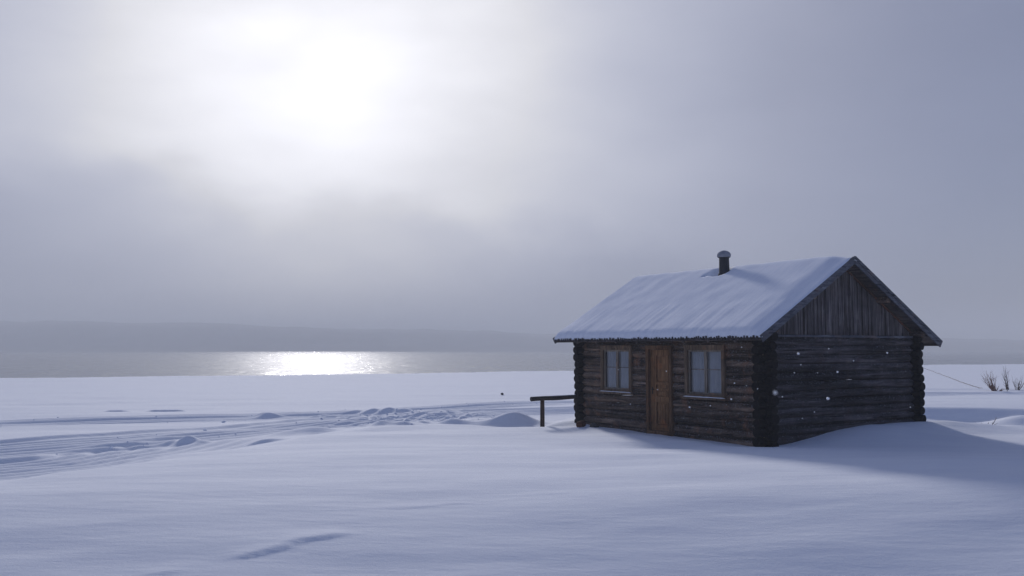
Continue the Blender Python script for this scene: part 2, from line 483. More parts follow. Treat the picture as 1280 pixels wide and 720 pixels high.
HL = .187; RL = .099; NC = 12
OV = .27                                     # length of the corner stubs
WIN = [(1.00, 2.22, .86, 1.95), (4.07, 5.25, .86, 1.95)]
DOOR = (2.65, 3.52, -.3, 1.95)

def log_run(mb, p0, p1, r, seed):
    p0 = Vector(p0); p1 = Vector(p1); L = (p1 - p0).length
    n = max(2, int(L / .16) + 1)
    pts = []; rs = []
    for i in range(n + 1):
        t = i / n
        p = p0.lerp(p1, t)
        p = p + Vector((mnoise.noise(Vector((seed, t * L * .5, 1))) * .018, mnoise.noise(Vector((seed, t * L * .5, 7))) * .018,
                        mnoise.noise(Vector((seed, t * L * .45, 3))) * .022))
        pts.append(p)
        rs.append(r * (1 + .10 * mnoise.noise(Vector((seed * 3.7, t * L * .8, 5)))))
    mb.tube(pts, rs, 14, True, .075, True, 1.0, 2.2, seed * 1.7)

def cut(a, b, holes):
    segs = [(a, b)]
    for (h0, h1_) in holes:
        ns = []
        for (s, e) in segs:
            if h1_ <= s or h0 >= e: ns.append((s, e)); continue
            if h0 > s: ns.append((s, h0))
            if h1_ < e: ns.append((h1_, e))
        segs = ns
    return segs

def long_wall(x, holes_on, seed):
    mb = MB(); cb = MB(); cb2 = MB()
    for k in range(-1, NC):
        z = .02 + HL * (k + .5)
        holes = []
        if holes_on:
            for (a, b, z0, z1) in WIN + [DOOR]:
                if z0 - .01 < z < z1 + .01 - 0.04: holes.append((a + .03, b - .03))
        o1 = OV + rnd.uniform(-.03, .03); o2 = OV + rnd.uniform(-.03, .03)
        for (a, b) in cut(-.05, Lh + .05, holes):
            log_run(mb, (x, a, z), (x, b, z), RL * rnd.uniform(.95, 1.04), seed + k * 1.37 + a)
        log_run(cb, (x, -o1, z), (x, .0, z), RL * rnd.uniform(.94, 1.03), seed + k)
        log_run(cb2, (x, Lh, z), (x, Lh + o2, z), RL * rnd.uniform(.94, 1.03), seed + k + 40)
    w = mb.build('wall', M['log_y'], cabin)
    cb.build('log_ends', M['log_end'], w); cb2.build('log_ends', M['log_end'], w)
    return w
def short_wall(y, seed):
    mb = MB(); cb = MB(); cb2 = MB()
    for k in range(-1, NC):
        z = .02 + HL * k + (0 if k >= 0 else 0)
        if k == NC - 1: pass
        z = z + HL
        o1 = OV + rnd.uniform(-.03, .03); o2 = OV + rnd.uniform(-.03, .03)
        if z > 2.26: continue
        log_run(mb, (-.05, y, z), (Wd + .05, y, z), RL * rnd.uniform(.95, 1.04), seed + k * 2.11)
        log_run(cb, (-o1, y, z), (.0, y, z), RL * rnd.uniform(.94, 1.03), seed + k)
        log_run(cb2, (Wd, y, z), (Wd + o2, y, z), RL * rnd.uniform(.94, 1.03), seed + k + 40)
    log_run(mb, (-.05, y, .02), (Wd + .05, y, .02), RL, seed + 50)
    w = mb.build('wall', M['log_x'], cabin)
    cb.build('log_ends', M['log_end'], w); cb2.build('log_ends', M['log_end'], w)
    return w
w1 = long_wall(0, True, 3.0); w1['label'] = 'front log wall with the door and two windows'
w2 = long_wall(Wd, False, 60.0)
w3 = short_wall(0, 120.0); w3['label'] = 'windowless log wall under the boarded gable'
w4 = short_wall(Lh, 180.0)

# ---- roof geometry (local x across, y along)
XR, ZR = 2.42, 3.90                    # ridge line (top of boards)
XF, ZF = -.50, 2.17
XB, ZB = 5.50, 2.07
Y0, Y1 = -.40, 6.72
def roofz(x):
    if x <= XR: return ZF + (x - XF) / (XR - XF) * (ZR - ZF)
    return ZR + (x - XR) / (XB - XR) * (ZB - ZR)

# gable boards and base board
def gable(y, sgn):
    mb = MB()
    x = .02
    while x < Wd - .05:
        w = rnd.uniform(.10, .155); x1 = min(x + w, Wd)
        top = [roofz(x) - .09, roofz(x1) - .09]
        d = rnd.choice((-.014, .014)) + rnd.uniform(-.004, .004)
        ya, yb = y + sgn * (.055 + d), y + sgn * (.02)
        zb = 2.14
        xm = XR
        if x < xm < x1:
            vs = [(x, ya, zb), (x1 - .008, ya, zb), (x1 - .008, ya, top[1]), (xm, ya, roofz(xm) - .09), (x, ya, top[0])]
        else:
            vs = [(x, ya, zb), (x1 - .008, ya, zb), (x1 - .008, ya, top[1]), (x, ya, top[0])]
        n = len(vs)
        vs2 = [(p[0], yb, p[2]) for p in vs]
        if min(top) > zb + .03:
            mb.add(vs + vs2, [tuple(range(n)), tuple(reversed(range(n, 2 * n)))] + [(i, (i + 1) % n, (i + 1) % n + n, i + n) for i in range(n)])
            # batten over every other joint
            if rnd.random() < .45:
                mb.box(x1 - .022, x1 + .014, min(ya, ya + sgn * .018), max(ya, ya + sgn * .018), zb, roofz(x1) - .13)
        x = x1
    # solid backing
    g = [(0, y, 2.15), (Wd, y, 2.15), (Wd, y, roofz(Wd) - .1), (XR, y, ZR - .1), (0, y, roofz(0) - .1)]
    g2 = [(a, y - sgn * .03, c) for a, _, c in g]
    mb.add(g + g2, [tuple(range(5)), tuple(reversed(range(5, 10)))] + [(i, (i + 1) % 5, (i + 1) % 5 + 5, i + 5) for i in range(5)])
    return mb.build('gable_boards', M['board_z'], cabin)
gable(0, -1); gable(Lh, 1)
for yy in (-.10, Lh + .10):
    mb = MB(); mb.box(-.02, Wd + .02, yy - .035, yy + .035, 2.165, 2.215)
    mb.build('sill_board', M['barge'], cabin)

# roof (deck of boards running along the ridge) and its sub-parts
def roof_part():
    mb = MB()
    for (xa, xb) in ((XF, XR), (XB, XR)):
        za, zb = roofz(xa), roofz(xb)
        L = math.hypot(xb - xa, zb - za); n = int(L / .145)
        d = Vector((xb - xa, 0, zb - za)).normalized(); nrm = Vector((-d.z, 0, d.x)) if d.x > 0 else Vector((d.z, 0, -d.x))
        for i in range(n):
            p0 = Vector((xa, 0, za)) + d * (L * i / n + .009); p1 = Vector((xa, 0, za)) + d * (L * (i + 1) / n - .009)
            o = rnd.uniform(-.004, .004)
            vs = []
            for y in (Y0 + .03, Y1 - .03):
                for p, q in ((p0, 0), (p1, 0), (p1, -1), (p0, -1)):
                    w = p + nrm * (-.004 + o if q == 0 else -.036 + o)
                    vs.append((w.x, y, w.z))
            mb.add(vs, [(0, 1, 2, 3), (7, 6, 5, 4), (0, 4, 5, 1), (1, 5, 6, 2), (2, 6, 7, 3), (3, 7, 4, 0)])
    return mb.build('roof', M['soffit'], cabin)
roof = roof_part()
# rafters
mb = MB()
for y in np.linspace(.35, Lh - .35, 8):
    for xa in (XF, XB):
        a = Vector((xa, y, roofz(xa) - .085)); b_ = Vector((XR, y, ZR - .085))
        mb.bar(a, b_, .055, .085)
mb.build('rafters', M['soffit'], roof)
# purlins that carry the overhang
mb = MB()
for x, r in ((0.0, .09), (1.2, .075), (XR, .085), (3.7, .075), (Wd, .09)):
    z = roofz(x) - .13
    log_run(mb, (x, Y0 + .07, z), (x, Y1 - .07, z), r, 300 + x)
mb.build('purlins', M['log_y'], roof)
# bargeboards
for (y, s) in ((Y0, -1), (Y1, 1)):
    for xa in (XF, XB):
        za = roofz(xa)
        mb = MB()
        ex = .03 if xa > XR else -.03
        a = Vector((xa + ex, y + s * .012, za - .05)); b_ = Vector((XR, y + s * .012, ZR - .045))
        mb.bar(a, b_, .028, .150)
        a2 = Vector((xa + ex * 1.2, y + s * .036, za + .0)); b2 = Vector((XR, y + s * .036, ZR + .005))
        mb.bar(a2, b2, .022, .065)
        mb.build('bargeboard', M['barge'], roof)
# reddish trim where the side gable meets the roof
for y, s in ((-.075, -1), (Lh + .075, 1)):
    for xa in (0.0, Wd):
        mb = MB(); mb.bar((xa, y, roofz(xa) - .135), (XR, y, ZR - .135), .03, .04)
        mb.build('trim_strip', M['redtrim'], roof)

# ragged dark eave under the snow lip
for xa, s in ((XF, -1), (XB, 1)):
    mb = MB()
    y = Y0 + .05
    while y < Y1 - .05:
        w = rnd.uniform(.03, .065); up = rnd.uniform(.0, .035)
        z = roofz(xa); vs = []
        xo = xa + s * .058
        for xx in (xo - .012, xo + .012):
            for (dy, dz) in ((0, -.055), (w, -.055), (w * .8, up), (w * .3, up * rnd.uniform(.7, 1))):
                vs.append((xx, y + dy, z + dz - .01))
        mb.add(vs, [(0, 1, 2, 3), (7, 6, 5, 4), (0, 4, 5, 1), (1, 5, 6, 2), (2, 6, 7, 3), (3, 7, 4, 0)])
        y += w + rnd.uniform(.01, .06)
    mb.box(xa + s * .05 - .01, xa + s * .05 + .01, Y0 + .05, Y1 - .05, roofz(xa) - .075, roofz(xa) - .04)
    mb.build('eave_edge', M['log_x'], roof)
# eave boards
for xa, s in ((XF, -1), (XB, 1)):
    mb = MB(); mb.box(xa, xa + .03, Y0 + .05, Y1 - .05, roofz(xa) - .085, roofz(xa) - .02)
    mb.build('fascia', M['soffit'], roof)

# snow on the roof
CHX, CHY = 2.17, 3.20
def roof_snow():
    NXs, NYs = 110, 190
    x0, x1 = XF - .045, XB + .045
    y0, y1 = Y0 - .035, Y1 + .035
    us = np.concatenate([np.linspace(0, .04, 10)[:-1], np.linspace(.04, .96, NXs), np.linspace(.96, 1, 10)[1:]])
    vs_ = np.concatenate([np.linspace(0, .02, 8)[:-1], np.linspace(.02, .98, NYs), np.linspace(.98, 1, 8)[1:]])
    top = []; bot = []
    for vv in vs_:
        y = y0 + vv * (y1 - y0)
        for uu in us:
            x = x0 + uu * (x1 - x0)
            wob = .012 * mnoise.noise(Vector((0, y * 2.3, 4))) + .01 * mnoise.noise(Vector((3, y * 7, 4)))
            xx = x + (wob if uu < .2 else 0)
            # ridge softened
            dd = abs(x - XR)
            z = roofz(x) - .05 * math.exp(-(dd / .12) ** 2)
            th = .145 + .010 * mnoise.noise(Vector((x * .7, y * .6, 2))) + .012 * mnoise.noise(Vector((x * 2.2, y * 2.2, 5)))
            if x > XR: th *= .62
            # rounded edges
            ex = min(x - x0, x1 - x) / .17; ey = min(y - y0, y1 - y) / .10
            q_ = max(0, min(1, (y - y0) / .62)); th *= .50 + .50 * q_ * q_ * (3 - 2 * q_)
            def rr(t): return 1.0 if t >= 1 else math.sqrt(max(0, 1 - (1 - t) ** 2))
            th *= rr(ex) * .92 + .08
            th *= rr(ey) * .92 + .08 if y < 3 else rr(ey)
            # melted pit beside the chimney
            dc = math.hypot(x - CHX + .04, (y - CHY) * .8 - .05)
            th *= 1 - .95 * math.exp(-(dc / .21) ** 4)
            tt = max(0, min(1, ((CHX - x) * .22 + (y - CHY) * .45) / (.22 ** 2 + .45 ** 2)))
            dg = math.hypot(x - CHX + .22 * tt, y - CHY - .45 * tt)
            g = math.exp(-(dg / (.075 - .035 * tt)) ** 2) * (1 if tt > .1 else .5)
            th = th * (1 - g) - .03 * g
            top.append((xx, y, z + th + .004)); 
            lip = 0.0
            bot.append((xx, y, min(z + .002, z + th) + lip))
    nu = len(us); nv = len(vs_); n = nu * nv
    f = []
    for j in range(nv - 1):
        for i in range(nu - 1):
            a = j * nu + i
            f.append((a, a + 1, a + nu + 1, a + nu))
            f.append((a + n, a + nu + n, a + nu + 1 + n, a + 1 + n))
    for i in range(nu - 1):
        f.append((i, i + n, i + 1 + n, i + 1)); a = (nv - 1) * nu + i
        f.append((a, a + 1, a + 1 + n, a + n))
    for j in range(nv - 1):
        a = j * nu; f.append((a, a + nu, a + nu + n, a + n))
        a = j * nu + nu - 1; f.append((a, a + n, a + nu + n, a + nu))
    mb = MB(); mb.add(top + bot, f, True)
    o = mb.build('roof_snow', M['roof_snow'], cabin)
    o['label'] = 'soft blanket of snow over the whole roof'
    return o
roof_snow()

# chimney pipe with its snow cap
mb = MB()
zb = roofz(CHX) - .1
mb.tube([(CHX, CHY, zb), (CHX, CHY, 3.9), (CHX, CHY, 4.20)], [.132, .128, .122], 20, True, .03)
mb.tube([(CHX, CHY, 4.19), (CHX, CHY, 4.225)], [.15, .15], 20, True)
mb.tube([(CHX, CHY, zb + .02), (CHX, CHY, zb + .14)], [.17, .15], 20, True)
ch = mb.build('chimney', M['pipe'], roof)
mb = MB()
pr = [(4.19, .13), (4.196, .155), (4.225, .170), (4.275, .168), (4.315, .145), (4.345, .10), (4.365, .05), (4.37, .02)]
mb.tube([(CHX, CHY, z) for z, _ in pr], [r for _, r in pr], 20, True, .05)
mb.build('snow_cap', M['cap_snow'], ch)

# windows
def window(y0, y1, z0, z1, lab):
    mb = MB(); cw = .085; xf, xb = -.145, .07
    mb.box(xf, xb, y0, y0 + cw, z0, z1, .002)
    mb.box(xf, xb, y1 - cw, y1, z0, z1, .002)
    mb.box(xf - .012, xb, y0 - .02, y1 + .02, z1 - .01, z1 + cw * .6, .002)
    mb.box(xf - .003, xb - .003, y0 + cw, y1 - cw, z1 - cw * .7, z1 - .01)
    mb.box(xf - .004, xb - .003, y0 + cw, y1 - cw, z0, z0 + cw * .7)
    w = mb.build('window', M['trim_y'], cabin)
    w['label'] = lab
    mb = MB(); mb.box(xf - .055, xf + .03, y0 - .07, y1 + .03, z0 - .05, z0 - .005, .004)
    mb.build('sill', M['trim_y'], w)
    a, b_ = y0 + cw, y1 - cw; c, d = z0 + cw * .7, z1 - cw * .7; m_ = (a + b_) / 2
    xs0, xs1 = -.09, -.055
    for (p, q) in ((a, m_), (m_, b_)):
        mb = MB(); s = .038
        mb.box(xs0, xs1, p + .002, p + s, c, d); mb.box(xs0, xs1, q - s, q - .002, c, d)
        mb.box(xs0, xs1, p + s, q - s, c, c + s); mb.box(xs0, xs1, p + s, q - s, d - s, d)
        zm = c + (d - c) * .56
        mb.box(xs0 + .006, xs1 - .006, p + s, q - s, zm - .008, zm + .008)
        mb.build('sash', M['sash'], w)
        mb = MB(); mb.add([(-.072, q - s, c + s), (-.072, p + s, c + s), (-.072, p + s, d - s), (-.072, q - s, d - s)], [(0, 1, 2, 3)])
        mb.build('pane', M['glass'], w)
    mb = MB(); n = 70; vs = []
    for i in range(n + 1):
        t = i / n; y = a + (b_ - a) * t
        x = -.02 + .014 * math.sin(t * 46 + 1.5 * math.sin(t * 9)) + .02 * (abs(t - .5) < .03)
        vs += [(x, y, c), (x, y, d)]
    mb.add(vs, [(2 * i, 2 * i + 2, 2 * i + 3, 2 * i + 1) for i in range(n)], True)
    mb.build('curtain', M['curtain'], w)
    # frost and snow on the sill
    mb = MB(); pts = []; rs = []
    for i in range(15):
        t = i / 14
        pts.append((xf - .03, y0 - .05 + (y1 - y0 + .06) * t, z0 - .003)); rs.append(.012 + .010 * abs(mnoise.noise(Vector((t * 6, y0, 1)))) + (.001 if 0 < i < 14 else -.009))
    mb.tube(pts, rs, 8, True, .1)
    mb.build('sill_snow', M['snow'], w)
window(*WIN[0], 'window nearer the gable end with two tall sashes and pale curtains')
window(*WIN[1], 'window at the lake end with two tall sashes and pale curtains')

# door
y0, y1, _, z1 = DOOR
mb = MB()
mb.box(-.155, .06, y0, y0 + .075, -.2, z1, .002)
mb.box(-.155, .06, y1 - .085, y1, -.2, z1, .002)
mb.box(-.165, .06, y0 - .01, y1 + .01, z1 - .005, z1 + .045, .002)
mb.box(-.152, .057, y0 + .075, y1 - .085, z1 - .05, z1 - .008)
mb.box(-.16, .055, y0 + .075, y1 - .085, -.1, .015)
dfr = mb.build('door_frame', M['frame_d'], cabin)
a, b_ = y0 + .08, y1 - .09; c, d = .02, z1 - .055
mb = MB()
X0 = -.075
mb.box(X0 + .030, X0 + .045, a, b_, c, d)
st = .10
mb.box(X0, X0 + .032, a, a + .085, c, d)
mb.box(X0, X0 + .032, b_ - .19, b_, c, d)
def rail_(za, zb_): mb.box(X0 - .001, X0 + .032, a + .085, b_ - .19, za, zb_)
rail_(c, c + .12); rail_(.68, .80); rail_(.96, 1.0); rail_(1.08, 1.13); rail_(d - .12, d)
# raised fields and mouldings
def field(za, zb_):
    mb.box(X0 + .014, X0 + .032, a + .125, b_ - .23, za + .04, zb_ - .04)
    for (p, q, r_2, s_) in ((a + .085, b_ - .19, za, za + .012), (a + .085, b_ - .19, zb_ - .012, zb_),
                            (a + .085, a + .097, za + .012, zb_ - .012), (b_ - .202, b_ - .19, za + .012, zb_ - .012)):
        mb.box(X0 - .010, X0 + .031, p, q, r_2, s_)
field(c + .12, .68); field(.80, .96); field(1.13, d - .12)
for k in range(5):
    yy = a + .13 + k * (b_ - a - .19 - .115 - .03) / 4
    mb.box(X0 + .006, X0 + .03, yy, yy + .012, c + .17, .63)
mb.box(X0 - .012, X0 + .005, b_ - .12, b_ - .10, c + .02, d - .02)
door = mb.build('door', M['door'], cabin)
mb = MB()
mb.box(X0 - .008, X0, b_ - .075, b_ - .045, .86, 1.02)
mb.tube([(X0 - .008, b_ - .06, .97), (X0 - .045, b_ - .06, .97), (X0 - .05, b_ - .085, .97), (X0 - .05, b_ - .15, .965)], [.009] * 4, 8)
mb.build('handle', M['black_metal'], door)
# floor, so that the room is closed
mb = MB(); mb.box(.1, Wd - .1, .1, Lh - .1, -.1, -.02); mb.box(.1, Wd - .1, .1, Lh - .1, 2.2, 2.23)
mb.build('floor', M['inside'], cabin)

# ------------------------------------------------------------------ hand rail at the left corner
def cab(x, y, z=0.0):
    p = CORNER.to_2d() + VX * x + UY * y
    return Vector((p.x, p.y, z))
base = cab(-1.30, Lh + .05)
rail = empty('hand_rail', (base.x, base.y, h1(base.x, base.y)), ROT)
tag(rail, 'short wooden handrail on one post beside the lake end of the cabin', 'handrail')
bz = h1(base.x, base.y)
mb = MB(); pts = [(-.34 + 1.63 * i / 10, .006 * math.sin(i), .655 - bz + .005 * math.sin(i * .9) + .02 * i / 10) for i in range(11)]
mb.tube(pts, [.058 - .0008 * i for i in range(11)], 14, True, .035, True, 1, 3, 2)
mb.build('rail', M['rail'], rail)
mb = MB(); mb.tube([(0, 0, -.3), (0, 0, .1), (.004, 0, .4), (0, 0, .63 - bz)], [.060, .058, .056, .054], 12, True, .05)
mb.build('post', M['post'], rail)
mb = MB(); mb.tube([(-.22 + 1.4 * i / 10, .005, .708 - bz + .02 * i / 10) for i in range(11)], [.006] + [.016 + .004 * math.sin(i * 2.1) for i in range(9)] + [.006], 8, True, .1, True, .5)
mb.build('rail_snow', M['snow'], rail)

# cut log end and stone at the foot of the wall
p = Vector((1.62, 22.35)); z = h1(p.x, p.y)
mb = MB(); mb.tube([(0, -.05, 0), (0, .0, 0), (.02, .12, 0), (.04, .40, 0)], [.075, .085, .088, .08], 14, True, .06)
o = mb.build('log_end', M['stub']); o.location = (p.x, p.y, z + .055); o.rotation_euler = (0, 0, R(-12))
tag(o, 'reddish brown cut log end poking from the snow below the handrail', 'log')
def stone(name, loc, r, lab, sink=.3, mat='stone'):
    bm = bmesh.new(); bmesh.ops.create_icosphere(bm, subdivisions=3, radius=r)
    for v in bm.verts:
        v.co *= 1 + .25 * mnoise.noise(v.co * 2.2 / r * .6 + Vector((loc[0], 0, 0)))
        v.co.z *= .75
    me = bpy.data.meshes.new(name); bm.to_mesh(me); bm.free()
    for p_ in me.polygons: p_.use_smooth = True
    me.materials.append(M[mat]); o = link(bpy.data.objects.new(name, me))
    o.location = (loc[0], loc[1], h1(loc[0], loc[1]) + r * sink)
    return tag(o, lab, 'stone')
q = cab(-.28, 5.35)
stone('stone', (q.x, q.y), .11, 'dark round stone at the foot of the log wall under the lake end window')
stone('stone', (-.48, 45.5), .075, 'tiny dark stone alone out on the open snow field', .8)

# broken bits of snow thrown up beside the tracks
mb = MB()
for i in range(420):
    if i % 3 and i > 170: continue
    if i % 3 == 0:
        x = rnd.gauss(-3.2, 1.6); y = rnd.gauss(30.6, 2.0)
    else:
        T = TRACK_A if i % 3 == 1 else TRACK_B
        k = rnd.randint(1, 6); t = rnd.random(); x = T[k][0] * (1 - t) + T[k + 1][0] * t; y = T[k][1] * (1 - t) + T[k + 1][1] * t
        y += rnd.choice((-1, 1)) * rnd.gauss(1.3, .35)
    r = rnd.uniform(.008, .024) * (2.0 if rnd.random() < .08 else 1) * (1.5 if i % 3 == 0 else 1)
    bmc = bmesh.new(); bmesh.ops.create_icosphere(bmc, subdivisions=1, radius=r)
    off = Vector((x * 3, y * 3, i)); z = h1(x, y) + r * .25
    vs = [(v.co * (1 + .7 * mnoise.noise(v.co / r + off))) for v in bmc.verts]
    vs = [(x + v.x * 1.5, y + v.y, z + v.z * .8) for v in vs]
    mb.add(vs, [[w.index for w in f_.verts] for f_ in bmc.faces]); bmc.free()
tag(mb.build('snow_crumbs', M['snow']), 'loose crumbs of broken snow scattered along the vehicle tracks', 'snow', kind='stuff')

# ------------------------------------------------------------------ bare shrubs, twigs, track line
def twig(mb, p, d, L, r, depth):
    pts = [Vector(p)]; rs = [r]; n = 6; dd = Vector(d).normalized()
    for i in range(n):
        dd = (dd + Vector((rnd.gauss(0, .10), rnd.gauss(0, .10), rnd.gauss(.03, .06)))).normalized()
        pts.append(pts[-1] + dd * L / n); rs.append(r * (1 - (i + 1) / (n + .6)))
    mb.tube(pts, rs, 5, True)
    if depth > 0:
        for k in range(rnd.randint(3, 5)):
            i = rnd.randint(1, n - 1)
            nd = (dd + Vector((rnd.gauss(0, .6), rnd.gauss(0, .5), abs(rnd.gauss(.2, .3))))).normalized()
            twig(mb, pts[i], nd, L * rnd.uniform(.25, .5), rs[i] * .6, depth - 1)
def shrub(x, y, H, n, spread, lean, lab, mat, r=.014, base_mat=None, group='bare shrubs by the lake'):
    e = empty('bare_shrub', (x, y, h1(x, y))); tag(e, lab, 'shrub', group)
    mb = MB()
    for i in range(n):
        a = rnd.uniform(0, 2 * math.pi); s = rnd.uniform(.1, 1) * spread
        d = (math.cos(a) * s + lean, math.sin(a) * s, 1)
        twig(mb, (math.cos(a) * .06, math.sin(a) * .06, -.05), d, H * rnd.uniform(.55, 1.0), r * rnd.uniform(.7, 1.2), 1 if H > .5 else 0)
    mb.build('stems', M[mat], e)
    if base_mat:
        mb = MB()
        for i in range(26):
            a = rnd.uniform(0, 2 * math.pi); s = rnd.uniform(.3, 1.3)
            twig(mb, (math.cos(a) * .12 + .1, math.sin(a) * .1, -.03), (math.cos(a) * s + .3, math.sin(a) * s, .7), H * rnd.uniform(.15, .34), r * .7, 0)
        mb.build('dead_growth', M[base_mat], e)
    return e
shrub(22.95, 44.0, 1.25, 16, .24, -.42, 'bare shrub leaning left with rusty brown tangle at its base, right of the cabin', 'twig_red', .019, 'twig_red')
shrub(23.9, 44.6, 1.25, 5, .06, -.04, 'bare upright shrub of a few thin straight stems, second from the right', 'twig', .021)
shrub(24.3, 44.5, .85, 12, .55, .1, 'low bare spreading shrub just right of the upright stems', 'twig', .015)
shrub(23.4, 43.6, .35, 4, .6, .2, 'tiny bare sprig between the leaning shrub and the upright one', 'twig', .010)
shrub(24.45, 43.8, .42, 6, .9, -.2, 'small bare sprig half buried at the right edge of the view', 'twig', .015)
# broken branch lying on the mound
x, y = 14.3, 27.7
mb = MB()
zz = h1(x, y)
twig(mb, (0, 0, .02), (-.8, .1, .12), .42, .022, 1); twig(mb, (0, 0, .03), (.6, 0, .75), .38, .016, 1); twig(mb, (-.05, .02, .02), (.9, -.2, .35), .30, .014, 0)
twig(mb, (-.1, 0, .02), (.2, 0, .9), .16, .02, 0)
o = mb.build('broken_branch', M['twig']); o.location = (x, y, zz)
tag(o, 'short dark broken branch sticking out of the small snow mound at the right', 'branch')
# thin dark tube laid over the snow in place of a track
pts = []
A = Vector((56, 128)); B = Vector((23.1, 44.2))
mb = MB()
for i in range(61):
    t = i / 60; q = A.lerp(B, t) + Vector((.5 * math.sin(t * 3.0), 0)) * (1 - t)
    pts.append((q.x, q.y, h1(q.x, q.y) + .012))
mb.tube(pts, [.03] * 61, 6, True)
tag(mb.build('track_line', M['track_line']), 'thin dark track line across the snow from behind the cabin to the leaning shrub', 'track_line')

# ------------------------------------------------------------------ falling snowflakes
PITCH = math.atan(77 / F)
def at(pxx, pyy, dist):
    """a point of the air at a distance from the photographer"""
    dx = (pxx - 640) / F; dz = (360 - pyy) / F
    c, s = math.cos(PITCH), math.sin(PITCH)
    return Vector((dx, c - dz * s, s + dz * c)) * dist + Vector((0, 0, CAM_Z))
bm = bmesh.new(); bmesh.ops.create_icosphere(bm, subdivisions=2, radius=1)
for v in bm.verts: v.co *= 1 + .35 * mnoise.noise(v.co * 1.9)
fme = bpy.data.meshes.new('snowflake'); bm.to_mesh(fme); bm.free(); fme.materials.append(M['flake'])
for p_ in fme.polygons: p_.use_smooth = True
flakes = [(969, 491, 2.2, 2.6), (1047, 465, 9, 1.5), (1035, 498, 6, 2.3), (862, 509, 8, 1.3), (914, 499, 8, 1.3), (1109, 441, 10, 1.3),
          (998, 442, 5, 1.8), (993, 466, 12, .9), (1001, 456, 12, .9), (1036, 436, 12, .9), (1067, 451, 13, .9), (978, 496, 12, .9),
          (773, 462, 12, .8), (833, 464, 13, .8), (1138, 509, 13, .8), (1018, 515, 12, .8), (918, 479, 10, 1.0), (933, 482, 12, .8),
          (888, 507, 12, .9), (788, 505, 13, .8), (822, 487, 13, .8), (1003, 523, 12, .8), (927, 434, 12, .8), (947, 486, 12, .8), (1022, 466, 13, .7)]
for (fx, fy, dist, rp) in flakes:
    o = link(bpy.data.objects.new('snowflake', fme))
    o.location = at(fx, fy, dist); r = rp * .8 / F * dist
    o.scale = (r, r, r); o.rotation_euler = (rnd.uniform(0, 6), rnd.uniform(0, 6), 0)
    big = dist < 3
    tag(o, 'larger pale snowflake falling close to the camera before the near cabin corner' if big else
        'small white snowflake falling through the air in front of the cabin', 'snowflake', 'falling snowflakes')

# ------------------------------------------------------------------ haze
mb = MB(); mb.box(-2700, 2700, -500, 2700, -3, 62)
hz = mb.build('haze', M['inside'])
m = bpy.data.materials.new('haze_air'); m.use_nodes = True; nt = m.node_tree
nt.nodes.remove(nt.nodes['Principled BSDF'])
pv = N(nt, 'ShaderNodeVolumePrincipled')
pv.inputs['Color'].default_value = (.90, .94, 1, 1)
pv.inputs['Density'].default_value = .0014
pv.inputs['Anisotropy'].default_value = .0
nt.links.new(pv.outputs[0], nt.nodes['Material Output'].inputs['Volume'])
hz.data.materials.clear(); hz.data.materials.append(m)
tag(hz, 'thin cold mist hanging over the snow field and the lake', 'haze', kind='stuff')

# ------------------------------------------------------------------ sky and sun
SUN_EL, SUN_AZ = R(20.3), R(-12.0)       # azimuth from the view direction (+Y), clockwise positive
sdir = Vector((math.sin(SUN_AZ) * math.cos(SUN_EL), math.cos(SUN_AZ) * math.cos(SUN_EL), math.sin(SUN_EL)))
world = bpy.data.worlds.new("World"); scene.world = world; world.use_nodes = True
nt = world.node_tree; bg = nt.nodes['Background']; bg.inputs['Strength'].default_value = .1
sky = N(nt, 'ShaderNodeTexSky', sky_type='NISHITA'); sky.sun_disc = False
sky.sun_elevation = SUN_EL; sky.sun_rotation = SUN_AZ
sky.air_density = 1.3; sky.dust_density = .6; sky.ozone_density = 3.0
tc = N(nt, 'ShaderNodeTexCoord'); gen = tc.outputs['Generated']
nrmn = N(nt, 'ShaderNodeVectorMath', operation='NORMALIZE'); nt.links.new(gen, nrmn.inputs[0]); dirv = nrmn.outputs[0]
def vdot(v, c):
    d = N(nt, 'ShaderNodeVectorMath', operation='DOT_PRODUCT'); nt.links.new(v, d.inputs[0]); d.inputs[1].default_value = c
    return d.outputs['Value']
# wispy distortion of the glow by cloud
mp = N(nt, 'ShaderNodeMapping'); nt.links.new(dirv, mp.inputs['Vector']); mp.inputs['Scale'].default_value = (1, 1, 2.6)
mp.inputs['Location'].default_value = (3.1, .4, 1.7)
cn = N(nt, 'ShaderNodeTexNoise'); cn.inputs['Scale'].default_value = 3.0; cn.inputs['Detail'].default_value = 5; cn.inputs['Roughness'].default_value = .5
nt.links.new(mp.outputs['Vector'], cn.inputs['Vector'])
cn2 = N(nt, 'ShaderNodeTexNoise'); cn2.inputs['Scale'].default_value = 1.6; cn2.inputs['Detail'].default_value = 3
nt.links.new(mp.outputs['Vector'], cn2.inputs['Vector'])
def D_to(az, el):
    return vdot(dirv, (math.sin(R(az)) * math.cos(R(el)), math.cos(R(az)) * math.cos(R(el)), math.sin(R(el))))
def gl(dn, k, amp):
    e = math_(nt, 'DIVIDE', math_(nt, 'SUBTRACT', dn, 1.0), k)
    return math_(nt, 'MULTIPLY', math_(nt, 'EXPONENT', e), amp)
Dn = D_to(-12.8, 14.2)
Dn = math_(nt, 'ADD', Dn, math_(nt, 'MULTIPLY', math_(nt, 'SUBTRACT', cn.outputs['Fac'], .5), .014))
g = math_(nt, 'ADD', gl(Dn, .016, .54), gl(Dn, .12, .62))
